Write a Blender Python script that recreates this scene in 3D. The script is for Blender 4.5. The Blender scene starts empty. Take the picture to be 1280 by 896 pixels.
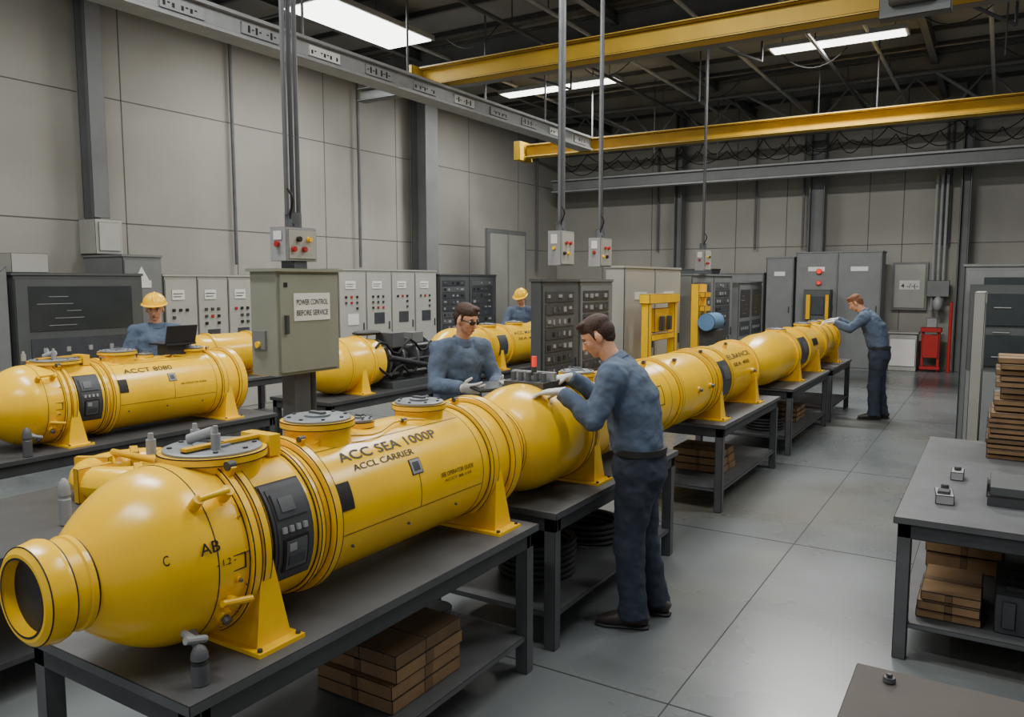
import bpy, math, random
from mathutils import Vector, Matrix
random.seed(7)
D=bpy.data
def lin(v):
    v=v/255.0
    return v/12.92 if v<=0.04045 else ((v+0.055)/1.055)**2.4
def mat(name,c,rough=.55,metal=0.0,var=.18,scale=5,bump=0.0,bscale=50,emit=0,rvar=0.0,tint=None):
    m=D.materials.new(name); m.use_nodes=True
    nt=m.node_tree; b=nt.nodes['Principled BSDF']
    col=[lin(x) for x in c]
    tc=nt.nodes.new('ShaderNodeTexCoord')
    n=nt.nodes.new('ShaderNodeTexNoise'); n.inputs['Scale'].default_value=scale; n.inputs['Detail'].default_value=5
    nt.links.new(tc.outputs['Object'],n.inputs['Vector'])
    r=nt.nodes.new('ShaderNodeValToRGB'); r.color_ramp.elements[0].position=.3; r.color_ramp.elements[1].position=.7
    r.color_ramp.elements[0].color=[x*(1-var) for x in col]+[1]
    r.color_ramp.elements[1].color=[min(1,x*(1+var)) for x in col]+[1]
    nt.links.new(n.outputs['Fac'],r.inputs['Fac']); nt.links.new(r.outputs['Color'],b.inputs['Base Color'])
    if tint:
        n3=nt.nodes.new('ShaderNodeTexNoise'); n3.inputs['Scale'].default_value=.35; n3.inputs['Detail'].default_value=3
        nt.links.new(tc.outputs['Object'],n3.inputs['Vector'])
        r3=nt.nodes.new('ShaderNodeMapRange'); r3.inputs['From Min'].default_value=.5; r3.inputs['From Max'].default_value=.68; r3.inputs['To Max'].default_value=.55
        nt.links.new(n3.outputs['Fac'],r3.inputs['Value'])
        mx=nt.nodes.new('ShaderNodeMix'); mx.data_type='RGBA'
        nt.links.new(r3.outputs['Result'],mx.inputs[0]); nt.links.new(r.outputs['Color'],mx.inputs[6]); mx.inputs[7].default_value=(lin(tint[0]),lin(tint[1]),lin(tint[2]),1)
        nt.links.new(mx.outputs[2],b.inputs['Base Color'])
    b.inputs['Roughness'].default_value=rough; b.inputs['Metallic'].default_value=metal
    if rvar:
        mr=nt.nodes.new('ShaderNodeMapRange'); mr.inputs['To Min'].default_value=rough-rvar; mr.inputs['To Max'].default_value=rough+rvar
        nt.links.new(n.outputs['Fac'],mr.inputs['Value']); nt.links.new(mr.outputs['Result'],b.inputs['Roughness'])
    if bump:
        n2=nt.nodes.new('ShaderNodeTexNoise'); n2.inputs['Scale'].default_value=bscale; n2.inputs['Detail'].default_value=4
        nt.links.new(tc.outputs['Object'],n2.inputs['Vector'])
        bp=nt.nodes.new('ShaderNodeBump'); bp.inputs['Strength'].default_value=bump; bp.inputs['Distance'].default_value=.01
        nt.links.new(n2.outputs['Fac'],bp.inputs['Height']); nt.links.new(bp.outputs['Normal'],b.inputs['Normal'])
    if emit:
        b.inputs['Emission Color'].default_value=col+[1]; b.inputs['Emission Strength'].default_value=emit
    return m
YEL=mat('yellow_paint',(248,196,0),.25,0,.07,4)
YELD=mat('yellow_edge',(222,170,2),.34,0,.10,4)
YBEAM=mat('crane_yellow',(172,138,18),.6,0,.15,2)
INK=mat('black_paint',(18,17,14),.6,0,.1)
EDGE=mat('dark_edge_line',(22,22,22),.8,0,.1)
SEAM=mat('wall_seam',(84,83,79),.9,0,.1)
STEEL=mat('dark_steel',(84,86,88),.48,.1,.16,6)
STEELD=mat('darker_steel',(62,64,66),.55,.1,.16,6)
LSTEEL=mat('light_steel',(146,148,148),.5,.1,.10,6)
LID=mat('hatch_lid_steel',(124,129,132),.42,.25,.15,9)
PANEL=mat('panel_gray',(60,63,68),.5,.1,.15,8)
WALL=mat('wall_concrete',(148,146,138),.88,0,.14,.5,.1,20)
FLOOR=mat('floor_epoxy',(102,107,108),.28,0,.20,.9,.03,30,rvar=.10,tint=(122,114,90))  # tint paints yellowish reflected light into the floor colour as noise patches
FSEAM=mat('floor_seam',(40,42,42),.7)
CEIL=mat('ceiling_deck',(116,116,115),.85,0,.15,1)
BEAM=mat('beam_gray',(100,102,102),.6,.1,.15,2)
COLM=mat('column_gray',(104,106,106),.6,.05,.12,2)
CABL=mat('cabinet_light',(160,160,152),.55,0,.07,2)
CABG=mat('cabinet_green_gray',(130,134,120),.5,0,.08,3)
CABM=mat('cabinet_mid',(112,115,114),.55,0,.1,3)
CABD=mat('cabinet_dark',(74,78,78),.55,0,.12,3)
WHITE=mat('label_white',(215,215,208),.6,0,.04)
RED=mat('red_paint',(170,30,26),.5,0,.1)
REDL=mat('red_lamp',(230,50,30),.4,0,.05,5,emit=.7)
BLUE=mat('blue_paint',(95,135,175),.45,0,.1)
CARD=mat('cardboard',(132,104,72),.85,0,.15,9,.1,60)
CARDD=mat('cardboard_tape',(104,82,56),.8,0,.15,9)
BROWN=mat('bench_brown',(62,54,48),.6,0,.15,5)
RUB=mat('rubber_black',(34,34,36),.6,0,.15,8)
SHIRT=mat('shirt_blue',(80,95,115),.9,0,.16,9,.35,35)
SHIRTD=mat('shirt_seam',(40,52,68),.9,0,.1)
TROU=mat('trouser_navy',(44,52,66),.9,0,.18,9,.35,30)
GLOVE=mat('glove_white',(205,205,202),.8,0,.06)
SKIN=mat('skin',(204,150,118),.6,0,.05,20)
HAIR=mat('hair_brown',(58,36,25),.7,0,.35,45,.6,130)
HAIRL=mat('hair_light_brown',(118,74,46),.7,0,.25,40,.5,120)
HELM=mat('helmet_yellow',(248,194,4),.3,0,.05)
SHOE=mat('shoe_leather',(46,38,34),.5,0,.15,12)
LIP=mat('lips',(150,84,70),.6,0,.05)
EYEW=mat('eye_white',(225,222,215),.4,0,.02)
LAMP=mat('lamp_diffuser',(255,255,250),.5,0,0,5,emit=6)
SCREEN=mat('screen_dark',(44,50,52),.3,0,.15,5)

class MB:
    k=1.0
    def __init__(s): s.V=[];s.F=[];s.M=[];s.mats=[]
    def mi(s,m):
        if m not in s.mats: s.mats.append(m)
        return s.mats.index(m)
    def add(s,vs,fs,m):
        o=len(s.V); i=s.mi(m)
        s.V+= [tuple(v) for v in vs]
        for f in fs: s.F.append([o+k for k in f]); s.M.append(i)
    def box(s,x0,x1,y0,y1,z0,z1,m):
        s.add([(x0,y0,z0),(x1,y0,z0),(x1,y1,z0),(x0,y1,z0),(x0,y0,z1),(x1,y0,z1),(x1,y1,z1),(x0,y1,z1)],
              [(0,3,2,1),(4,5,6,7),(0,1,5,4),(1,2,6,5),(2,3,7,6),(3,0,4,7)],m)
    def obox(s,c,sz,R,m):
        c=Vector(c); vs=[]
        for dz in(-.5,.5):
            for dx,dy in((-.5,-.5),(.5,-.5),(.5,.5),(-.5,.5)):
                vs.append(c+R@Vector((dx*sz[0],dy*sz[1],dz*sz[2])))
        s.add(vs,[(0,3,2,1),(4,5,6,7),(0,1,5,4),(1,2,6,5),(2,3,7,6),(3,0,4,7)],m)
    def lathe(s,o,ax,prof,m,seg=48,cap=True):
        o=Vector(o); ax=Vector(ax).normalized()
        t=Vector((0,0,1)) if abs(ax.z)<.9 else Vector((1,0,0))
        u=ax.cross(t).normalized(); w=ax.cross(u)
        vs=[]
        for (a,r) in prof:
            for k in range(seg):
                th=2*math.pi*k/seg
                vs.append(o+ax*a+(u*math.cos(th)+w*math.sin(th))*r)
        fs=[]
        for i in range(len(prof)-1):
            for k in range(seg):
                k2=(k+1)%seg
                fs.append((i*seg+k,i*seg+k2,(i+1)*seg+k2,(i+1)*seg+k))
        if cap:
            fs.append(tuple(range(seg))[::-1]); fs.append(tuple(range((len(prof)-1)*seg,len(prof)*seg)))
        s.add(vs,fs,m)
    def cyl(s,a,b,r,m,r2=None,seg=20):
        a=Vector(a);b=Vector(b);s.lathe(a,b-a,[(0,r),((b-a).length,r if r2 is None else r2)],m,seg)
    def ell(s,c,rad,m,R=None,nu=16,nv=10):
        rad=[q*s.k for q in rad]
        c=Vector(c);R=R or Matrix.Identity(3);vs=[c+R@Vector((0,0,-rad[2]))]
        for i in range(1,nv):
            ph=-math.pi/2+math.pi*i/nv
            for k in range(nu):
                th=2*math.pi*k/nu
                vs.append(c+R@Vector((rad[0]*math.cos(ph)*math.cos(th),rad[1]*math.cos(ph)*math.sin(th),rad[2]*math.sin(ph))))
        vs.append(c+R@Vector((0,0,rad[2])));fs=[]
        for k in range(nu): fs.append((0,1+(k+1)%nu,1+k))
        for i in range(nv-2):
            for k in range(nu):
                a=1+i*nu;b=1+(i+1)*nu;k2=(k+1)%nu
                fs.append((a+k,a+k2,b+k2,b+k))
        L=len(vs)-1;a=1+(nv-2)*nu
        for k in range(nu): fs.append((a+k,a+(k+1)%nu,L))
        s.add(vs,fs,m)
    def loft(s,pts,rad,side,m,seg=20):
        pts=[Vector(p) for p in pts]; side=Vector(side).normalized(); vs=[]
        n=len(pts)
        for i,p in enumerate(pts):
            t=(pts[min(i+1,n-1)]-pts[max(i-1,0)]).normalized()
            sd=(side-t*side.dot(t)).normalized(); dp=t.cross(sd)
            r=rad[i]; w,d=(r if isinstance(r,tuple) else (r,r))
            for k in range(seg):
                th=2*math.pi*k/seg
                vs.append(p+sd*(w*math.cos(th))+dp*(d*math.sin(th)))
        fs=[tuple(range(seg))[::-1],tuple(range((n-1)*seg,n*seg))]
        for i in range(n-1):
            for k in range(seg):
                k2=(k+1)%seg; fs.append((i*seg+k,i*seg+k2,(i+1)*seg+k2,(i+1)*seg+k))
        s.add(vs,fs,m)
    def sweep(s,pts,r,m,seg=8):
        pts=[Vector(p) for p in pts]
        t=(pts[-1]-pts[0]).normalized()
        side=Vector((0,0,1)) if abs(t.z)<.7 else Vector((1,0,0))
        side=(t.cross(side)).normalized()
        s.loft(pts,[r]*len(pts),side,m,seg)
    def text(s,txt,fn,m):
        cu=D.curves.new('t','FONT'); cu.body=txt; cu.size=1.0; cu.resolution_u=3; cu.offset=.012
        ob=D.objects.new('t',cu); bpy.context.scene.collection.objects.link(ob)
        dg=bpy.context.evaluated_depsgraph_get(); me=D.meshes.new_from_object(ob.evaluated_get(dg))
        D.objects.remove(ob)
        if not me.vertices: return
        x0=min(v.co.x for v in me.vertices);x1=max(v.co.x for v in me.vertices)
        s.add([fn((v.co.x-x0)/(x1-x0),v.co.y) for v in me.vertices],[tuple(p.vertices) for p in me.polygons],m)
    def done(s,name,bevel=0,parent=None,local=False,sharp=35,mods=None,edge=None):
        me=D.meshes.new(name)
        xs=[v[0] for v in s.V];ys=[v[1] for v in s.V];zs=[v[2] for v in s.V]
        if local: c=Vector((0,0,0))
        else: c=Vector(((min(xs)+max(xs))/2,(min(ys)+max(ys))/2,min(zs)))
        me.from_pydata([(v[0]-c.x,v[1]-c.y,v[2]-c.z) for v in s.V],[],s.F)
        for m in s.mats: me.materials.append(m)
        me.polygons.foreach_set('material_index',s.M)
        me.polygons.foreach_set('use_smooth',[True]*len(s.F))
        me.update()
        try: me.set_sharp_from_angle(angle=math.radians(sharp))
        except Exception: pass
        ob=D.objects.new(name,me); ob.location=c
        bpy.context.scene.collection.objects.link(ob)
        if parent: ob.parent=parent
        if edge is None: edge=not local
        if edge:
            me.materials.append(EDGE)
            b=ob.modifiers.new('edge','BEVEL'); b.width=edge if isinstance(edge,float) else (.0028 if c.y<4.6 and c.x>-5 else .0045 if c.y<8.5 else .007); b.segments=1;b.limit_method='ANGLE';b.angle_limit=math.radians(55); b.material=len(me.materials)-1
        if mods: mods(ob)
        return ob

# ---------------- room ----------------
XL,XR,YB,YF,ZC=-10.6,4.5,-3.0,19.5,6.1
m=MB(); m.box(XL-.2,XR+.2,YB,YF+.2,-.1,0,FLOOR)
for y in (-1,3.3,5.9,8.5,12.1,15.5): m.box(XL,XR,y-.004,y+.004,0,.0015,FSEAM)
for x in (-9,-5,-1.2,2.6): m.box(x-.003,x+.003,YB,YF,0,.0015,FSEAM)
m.done('floor',edge=False)
m=MB(); m.box(XL-.2,XL,YB,YF+.2,0,ZC,WALL)
for y in (0.2,2.4,4.5,6.7,8.6,10.6,12.6,15.2,17.4): m.box(XL,XL+.004,y-.007,y+.007,0,ZC,SEAM)
for z in (2.75,4.45): m.box(XL,XL+.004,YB,YF,z-.007,z+.007,SEAM)
m.done('wall_left',edge=False)
m=MB(); m.box(XL,XR,YF,YF+.2,0,ZC,WALL)
for x in (-9.2,-7.8,-5.6,-4.4,-2.6,-1.9,.4,2.2): m.box(x-.008,x+.008,YF-.004,YF,0,ZC,SEAM)
for z in (2.75,4.45): m.box(XL,XR,YF-.004,YF,z-.008,z+.008,SEAM)
m.done('wall_far',edge=False)
m=MB(); m.box(XR,XR+.2,YB,YF+.2,0,1.6,WALL);m.box(XR,XR+.2,YB,YF+.2,5.3,ZC,WALL)  # band left open in this unseen wall so world light fills the room
for k in range(8):
    y=YB+k*3.17; m.box(XR,XR+.2,y,y+.35,1.6,5.3,WALL)
m.done('wall_right',edge=False)
for k in range(7):  # unseen windows added in the right wall to let in fill light
    y=YB+k*3.17+.35; m=MB()
    for yy in (y,y+.94,y+1.88,y+2.76): m.box(XR+.06,XR+.12,yy,yy+.06,1.6,5.3,STEELD)
    for zz in (1.6,3.4,5.24): m.box(XR+.06,XR+.12,y,y+2.82,zz,zz+.06,STEELD)
    m.done('added_fill_window_%d'%(k+1),edge=False)
m=MB(); m.box(XL-.2,XR+.2,YB,YF+.2,ZC,ZC+.15,CEIL)
for y in range(-2,20,1): m.box(XL,XR,y-.03,y+.03,ZC-.08,ZC,STEELD)
m.done('ceiling',edge=False)
def ibeam(name,ax,a0,a1,c,z,w,h,mt):
    m=MB()
    def bx(o0,o1,z0,z1):
        if ax=='x': m.box(a0,a1,c+o0,c+o1,z0,z1,mt)
        else: m.box(c+o0,c+o1,a0,a1,z0,z1,mt)
    bx(-w/2,w/2,z-h/2,z-h/2+.03); bx(-w/2,w/2,z+h/2-.03,z+h/2); bx(-.02,.02,z-h/2+.03,z+h/2-.03)
    return m.done(name,edge=.008)
for i,(y) in enumerate((4.6,11.4,16.4)):
    ibeam('roof_beam','x',XL,XR,y,ZC-.25,.2,.34,BEAM)
for x in (-9.0,-5.2,-1.2,2.6): ibeam('roof_beam','y',YB,YF,x,ZC-.18,.12,.2,STEEL)
m=MB()
for k in range(12):
    x=-10+k*1.2
    m.cyl((x,17.6,5.9),(x+.6,17.6,5.2),.025,BEAM,seg=8); m.cyl((x+.6,17.6,5.2),(x+1.2,17.6,5.9),.025,BEAM,seg=8)
m.box(-10.4,4.4,17.55,17.65,5.15,5.22,BEAM);m.box(-10.4,4.4,17.55,17.65,5.88,5.95,BEAM)
for x in (-8,-4.6,-1.2,2.2):
    m.cyl((x,16.4,5.7),(x+.9,17.6,5.2),.03,BEAM,seg=8); m.cyl((x,11.4,5.75),(x+1.2,13,5.4),.025,STEELD,seg=8); m.cyl((x+1.2,13,5.4),(x+1.2,13,6.1),.02,STEELD,seg=8)
m.done('roof_truss',edge=False)
m=MB()
for x,z in ((-8.3,5.75),(-6.2,5.6),(-5.6,5.72),(-3.9,5.7),(-2.6,5.55),(-1.9,5.7),(-.3,5.65),(1.2,5.6)):
    m.cyl((x,YB,z),(x,YF,z),.03,LSTEEL if z>5.6 else STEELD,seg=8)
    for y in range(7,19,3): m.cyl((x,y,z),(x,y,ZC),.01,STEELD,seg=6)
for y in (8.4,12.6,15.3): m.cyl((XL,y,5.85),(XR,y,5.85),.022,STEEL,seg=8)
for k in range(11):
    x=-7.5+k*1.05; y=10.1+(k*37%5)*1.3
    m.sweep([(x+.1*i,y,5.7-.25*(1-((i-5)/5)**2)) for i in range(11)],.009,INK,6)
for (x,y,z0) in ((-5.3,16.9,4.6),(-2.9,15.0,4.7),(-1.9,14.6,4.7),(-6.3,15.8,4.6),(-.1,12.5,4.9),(.5,15.5,4.4),(-4.4,13.0,4.9)): m.cyl((x,y,z0),(x,y,ZC),.012,STEELD,seg=6)
m.done('ceiling_conduits',edge=False)
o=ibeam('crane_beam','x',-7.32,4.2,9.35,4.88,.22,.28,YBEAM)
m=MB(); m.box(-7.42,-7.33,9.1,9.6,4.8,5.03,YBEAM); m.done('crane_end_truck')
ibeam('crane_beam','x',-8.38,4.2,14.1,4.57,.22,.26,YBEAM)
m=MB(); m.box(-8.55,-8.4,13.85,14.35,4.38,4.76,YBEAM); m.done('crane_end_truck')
ibeam('support_beam','x',-9.5,4.4,10.4,5.1,.2,.22,BEAM)
m=MB(); m.box(-1.25,-.5,9.05,9.65,5.03,5.3,CABD); m.box(-1.2,-.55,9.05,9.22,4.6,5.03,CABD); m.cyl((-1.1,9.0,4.8),(-.65,9.0,4.8),.1,STEEL); m.done('crane_hoist')
m=MB()
m.box(-7.14,-6.86,-1,14.3,4.46,4.5,LSTEEL); m.box(-7.14,-6.86,-1,14.3,4.68,4.72,LSTEEL); m.box(-7.08,-6.92,-1,14.3,4.5,4.68,LSTEEL)
for k in range(15):
    y=1+k*.95
    m.box(-6.92,-6.9,y,y+.5,4.53,4.65,WHITE if k%3==0 else LSTEEL)
    for j in range(9):
        if (j*7+k)%5: m.box(-6.9,-6.896,y+.03+j*.05,y+.06+j*.05,4.555+.03*((j+k)%2),4.60+.03*((j*k)%2),INK)
    if k%2==0: m.cyl((-7,y,4.72),(-7,y,ZC),.016,STEEL,seg=8)
m.done('cable_rail',edge=.006)
m=MB()
m.box(-10.2,4.4,18.4,18.6,4.24,4.3,LSTEEL);m.box(-10.2,4.4,18.4,18.6,4.52,4.58,LSTEEL);m.box(-10.2,4.4,18.47,18.53,4.3,4.52,CABM)
for x in (-9.8,-6.9,-3.6,-.7,2.4): m.box(x-.06,x+.06,18.6,18.95,4.3,4.5,BEAM)
m.done('support_rail',edge=.008)
m=MB()
for row,(zz,amp) in enumerate(((5.15,.40),(4.95,.26),(5.0,.3))):
    x=-9.9
    while x<4:
        w=random.uniform(.5,1.3);a=amp*random.uniform(.6,1.2)
        m.sweep([(x+w*i/10,18.40+row*.05,zz-a*(1-((i-5)/5)**2)) for i in range(11)],.012,INK,6); x+=w
m.box(-10,4.2,18.44,18.5,5.14,5.18,STEELD)
m.done('festoon_cables',edge=False)
def column(name,x,y,w,d,mt,z0=0,z1=None):
    z1=z1 or ZC
    m=MB(); m.box(x-w/2,x-w/2+.03,y-d/2,y+d/2,z0,z1,mt);m.box(x+w/2-.03,x+w/2,y-d/2,y+d/2,z0,z1,mt);m.box(x-w/2+.03,x+w/2-.03,y-.02,y+.02,z0,z1,mt)
    m.done(name)
column('steel_column',-10.4,6.15,.26,.22,COLM,2.78); column('steel_column',-10.3,13.15,.4,.42,CABM)
for x,w in ((-6.94,.2),(-3.65,.34),(-.7,.2)): column('steel_column',x,19.2,w,.3,COLM)
m=MB()
for (x,y) in ((-10.5,8.5),(-10.5,11.4),(-10.5,18.2)):
    m.cyl((x,y,2.2),(x,y,ZC),.028,STEEL,seg=10)
for x in (-7.6,-5.1,-4.0,-1.1,-1.0): m.cyl((x,19.4,2.7),(x,19.4,5.4),.025,STEEL,seg=10)
m.done('wall_conduits',edge=False)

# ---------------- lights ----------------
def lamp(x0,x1,y0,y1,z,power):
    m=MB(); m.box(x0-.04,x1+.04,y0-.04,y1+.04,z,z+.07,LSTEEL); m.box(x0,x1,y0,y1,z-.012,z,LAMP)
    for px in (x0+.15,x1-.15): m.cyl((px,(y0+y1)/2,z+.07),(px,(y0+y1)/2,ZC),.008,STEEL,seg=6)
    m.done('ceiling_lamp',edge=False)
    l=D.lights.new('lamp_light','AREA'); l.shape='RECTANGLE'; l.size=x1-x0;l.size_y=y1-y0;l.energy=power;l.color=(1,.985,.96)
    o=D.objects.new('lamp_light',l); o.location=((x0+x1)/2,(y0+y1)/2,z-.03); bpy.context.scene.collection.objects.link(o)
lamp(-8.6,-7.75,7.9,10.1,5.68,190)
lamp(-8.7,-6.25,13.6,13.95,5.66,275)
lamp(-3.35,-1.4,13.3,13.65,5.66,360)
lamp(-6.2,-3.8,2.2,2.6,5.8,240)  # this and the lamps below are out of view, added for fill light
lamp(-4.0,-2.0,6.6,7.0,5.8,230)
lamp(-9.4,-7.4,3.2,3.6,5.8,80)
lamp(-1.6,.6,3.4,3.8,5.8,95)
lamp(.4,2.6,7.4,7.8,5.8,165)
lamp(-3.4,-1.2,-.6,-.2,5.8,140)
w=D.worlds.new('w'); bpy.context.scene.world=w; w.use_nodes=True
w.node_tree.nodes['Background'].inputs[0].default_value=(.88,.91,.95,1); w.node_tree.nodes['Background'].inputs[1].default_value=.55

# ---------------- tables ----------------
def table(x0,x1,y0,y1,z=.75,shelf=.2,mt=STEEL,name='workbench'):
    m=MB(); m.box(x0,x1,y0,y1,z-.035,z,mt)
    m.box(x0+.02,x1-.02,y0+.02,y0+.05,z-.11,z-.035,STEELD);m.box(x0+.02,x1-.02,y1-.05,y1-.02,z-.11,z-.035,STEELD)
    m.box(x1-.05,x1-.02,y0+.05,y1-.05,z-.11,z-.035,STEELD);m.box(x0+.02,x0+.05,y0+.05,y1-.05,z-.11,z-.035,STEELD)
    for lx in (x0+.02,x1-.085):
        for ly in (y0+.02,y1-.085):
            m.box(lx,lx+.065,ly,ly+.065,0,z-.035,mt)
    if shelf:
        m.box(x0+.03,x1-.03,y0+.03,y1-.03,shelf-.03,shelf-.002,mt)
    return m.done(name)
for i,(a,b) in enumerate([(1.3,3.27),(3.45,5.25),(6.35,8.3),(8.9,11.1),(11.35,12.9)]): table(-2.76,-1.87,a,b)
for a,b in ((1.6,4.85),(5.5,7.9),(8.1,10.8)): table(-6.36,-5.5,a,b,mt=STEELD)
table(-4.8,-3.75,1.0,3.25,z=.70,mt=STEELD)
table(-8.6,-7.75,5.6,7.3)
table(-.4,1.5,4.32,6.75)
table(-.32,1.4,.9,2.57,mt=BROWN)

# ---------------- yellow cylinders ----------------
def ring(m,x,z,y0,y1,r,mt=None,line=True):
    m.lathe((x,0,z),(0,1,0),[(y0,r-.05),(y0,r-.005),(y0+.005,r),(y1-.005,r),(y1,r-.005),(y1,r-.05)],mt or YEL,72)
    for yy in (y0+.004,y1-.004): m.lathe((x,0,z),(0,1,0),[(yy-.0016,r-.002),(yy-.0016,r+.0006),(yy+.0016,r+.0006),(yy+.0016,r-.002)],EDGE,72,cap=False)
def band(m,x,z,y,r,w=.003):
    m.lathe((x,0,z),(0,1,0),[(y-w/2,r-.01),(y-w/2,r+.0012),(y+w/2,r+.0012),(y+w/2,r-.01)],INK,72,cap=False)
def cp(x,z,R,y,a): a=math.radians(a); return (x+R*math.cos(a),y,z+R*math.sin(a))
def patch(m,x,z,R,y0,y1,a0,a1,th,mt,n=10):
    vs=[]
    for i in range(n+1):
        a=a0+(a1-a0)*i/n
        for (r,y) in ((R-.01,y0),(R+th,y0),(R+th,y1),(R-.01,y1)): vs.append(cp(x,z,r,y,a))
    fs=[(0,1,2,3),(4*n+3,4*n+2,4*n+1,4*n)]
    for i in range(n):
        for k in range(4):
            k2=(k+1)%4; fs.append((4*i+k,4*i+4+k,4*i+4+k2,4*i+k2))
    m.add(vs,fs,mt)
def ctext(m,txt,x,z,R,y0,L,a,h,mt=INK):
    m.text(txt,lambda u,v: cp(x,z,R+.0025,y0+u*L,a+math.degrees(v*h/.7/R)),mt)
def outline(m,x,z,R,y0,y1,a0,a1,w=.003):
    wa=math.degrees(w/R)
    patch(m,x,z,R,y0,y0+w,a0,a1,.002,INK,6);patch(m,x,z,R,y1-w,y1,a0,a1,.002,INK,6)
    patch(m,x,z,R,y0,y1,a0,a0+wa,.002,INK,1);patch(m,x,z,R,y0,y1,a1-wa,a1,.002,INK,1)
def saddle(m,x,z,y,zt,r=.27):
    pts=[(.305,zt),(.30,zt+.05),(.280,z-.02)]
    arc=[(r*math.cos(math.radians(a)),z+r*math.sin(math.radians(a))) for a in range(-5,-180,-10)]
    poly=[(x+a,b) for a,b in pts]+[(x+a,b) for a,b in arc]+[(x-a,b) for a,b in pts[::-1]]
    n=len(poly);vs=[]
    for s in(-1,1):
        for (a,b) in poly: vs.append((a,y+s*(.018+.055*(1-min(1,(b-zt)/(z-zt)))),b))
    m.add(vs,[(k,(k+1)%n,n+(k+1)%n,n+k) for k in range(n)],YEL)
    for s in (0,1):
        base=s*n
        m.add([vs[base+k] for k in range(n)]+[(poly[k][0],vs[base][1],zt) for k in range(n)],
              [(k,k+1,n+k+1,n+k) for k in range(n-1)],YELD)
    m.box(x-.345,x+.345,y-.095,y+.095,zt,zt+.014,YEL)
    for sx in(-1,1):
        for sy in (-1,1): m.cyl((x+sx*.328,y+sy*.08,zt+.014),(x+sx*.328,y+sy*.08,zt+.024),.009,STEELD,seg=6)
def hatch(m,x,y,z0,z1,r,flange=True):
    m.lathe((x,y,0),(0,0,1),[(z0,r*.9),(z1-.035,r*.9),(z1-.033,r),(z1-.008,r),(z1-.008,r*.6)],YEL,48)
    m.lathe((x,y,0),(0,0,1),[(z1-.034,r*.9),(z1-.034,r*1.008),(z1-.031,r*1.008),(z1-.031,r*.9)],INK,48,cap=False)
    m.lathe((x,y,0),(0,0,1),[(z1-.011,r*.95),(z1-.011,r*1.006),(z1-.007,r*1.006),(z1-.007,r*.99)],INK,48,cap=False)
    m.lathe((x,y,0),(0,0,1),[(z1-.01,r*.90),(z1,r*.90),(z1+.004,r*.85)],LID,48)
    m.lathe((x,y,0),(0,0,1),[(z1+.002,r*.35),(z1+.012,r*.35),(z1+.014,r*.3)],LID,32)
    m.box(x-r*.25,x+r*.25,y-.012,y+.012,z1+.012,z1+.022,STEEL)
    for k in range(8):
        a=k*math.pi/4+.2
        m.cyl((x+r*.76*math.cos(a),y+r*.76*math.sin(a),z1),(x+r*.76*math.cos(a),y+r*.76*math.sin(a),z1+.009),r*.04+.002,STEELD,seg=6)
def bolt_valve(m,p,n,s=1,mt=YELD):
    p=Vector(p);n=Vector(n).normalized()
    m.cyl(p-n*.01,p+n*.03*s,.024*s,mt,seg=16); m.cyl(p+n*.03*s,p+n*.05*s,.014*s,STEEL,seg=10)
def dome(y0,y1,r0,r1,n=10):
    return [(y0+(y1-y0)*i/n, r0+(r1-r0)*math.sin(math.pi/2*(i/n))**(.9)) for i in range(n+1)]
def nose(m,x,z,y):
    m.lathe((x,0,z),(0,1,0),[(y+.05,.10),(y+.05,.108),(y,.112),(y,.125),(y+.012,.142),(y+.06,.152),(y+.075,.148),(y+.08,.138),(y+.12,.136),(y+.125,.142),(y+.14,.142),(y+.145,.13)]
            +dome(y+.15,y+.42,.14,.288)[1:]+[(y+.47,.292),(y+.56,.285)],YEL,72,cap=False)
    m.lathe((x,0,z),(0,1,0),[(y+.035,.112),(y+.045,.112)],RUB,48)
    band(m,x,z,y+.078,.145,.004); band(m,x,z,y+.146,.135,.004); band(m,x,z,y+.012,.142,.003); band(m,x,z,y+.43,.289,.003)
    m.lathe((x,0,z),(0,1,0),[(y-.001,.108),(y-.001,.115),(y+.004,.115)],INK,48,cap=False)
def lug(m,x,z,R,y,a,s=1):
    c=Vector(cp(x,z,R+.012*s,y,a)); m.obox(c,(.05*s,.02,.04*s),Matrix.Rotation(-math.radians(a),3,'Y'),YELD); 
    c2=Vector(cp(x,z,R+.03*s,y,a)); m.cyl(c2+Vector((0,-.014,0)),c2+Vector((0,.014,0)),.016*s,STEELD,seg=12)
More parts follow.
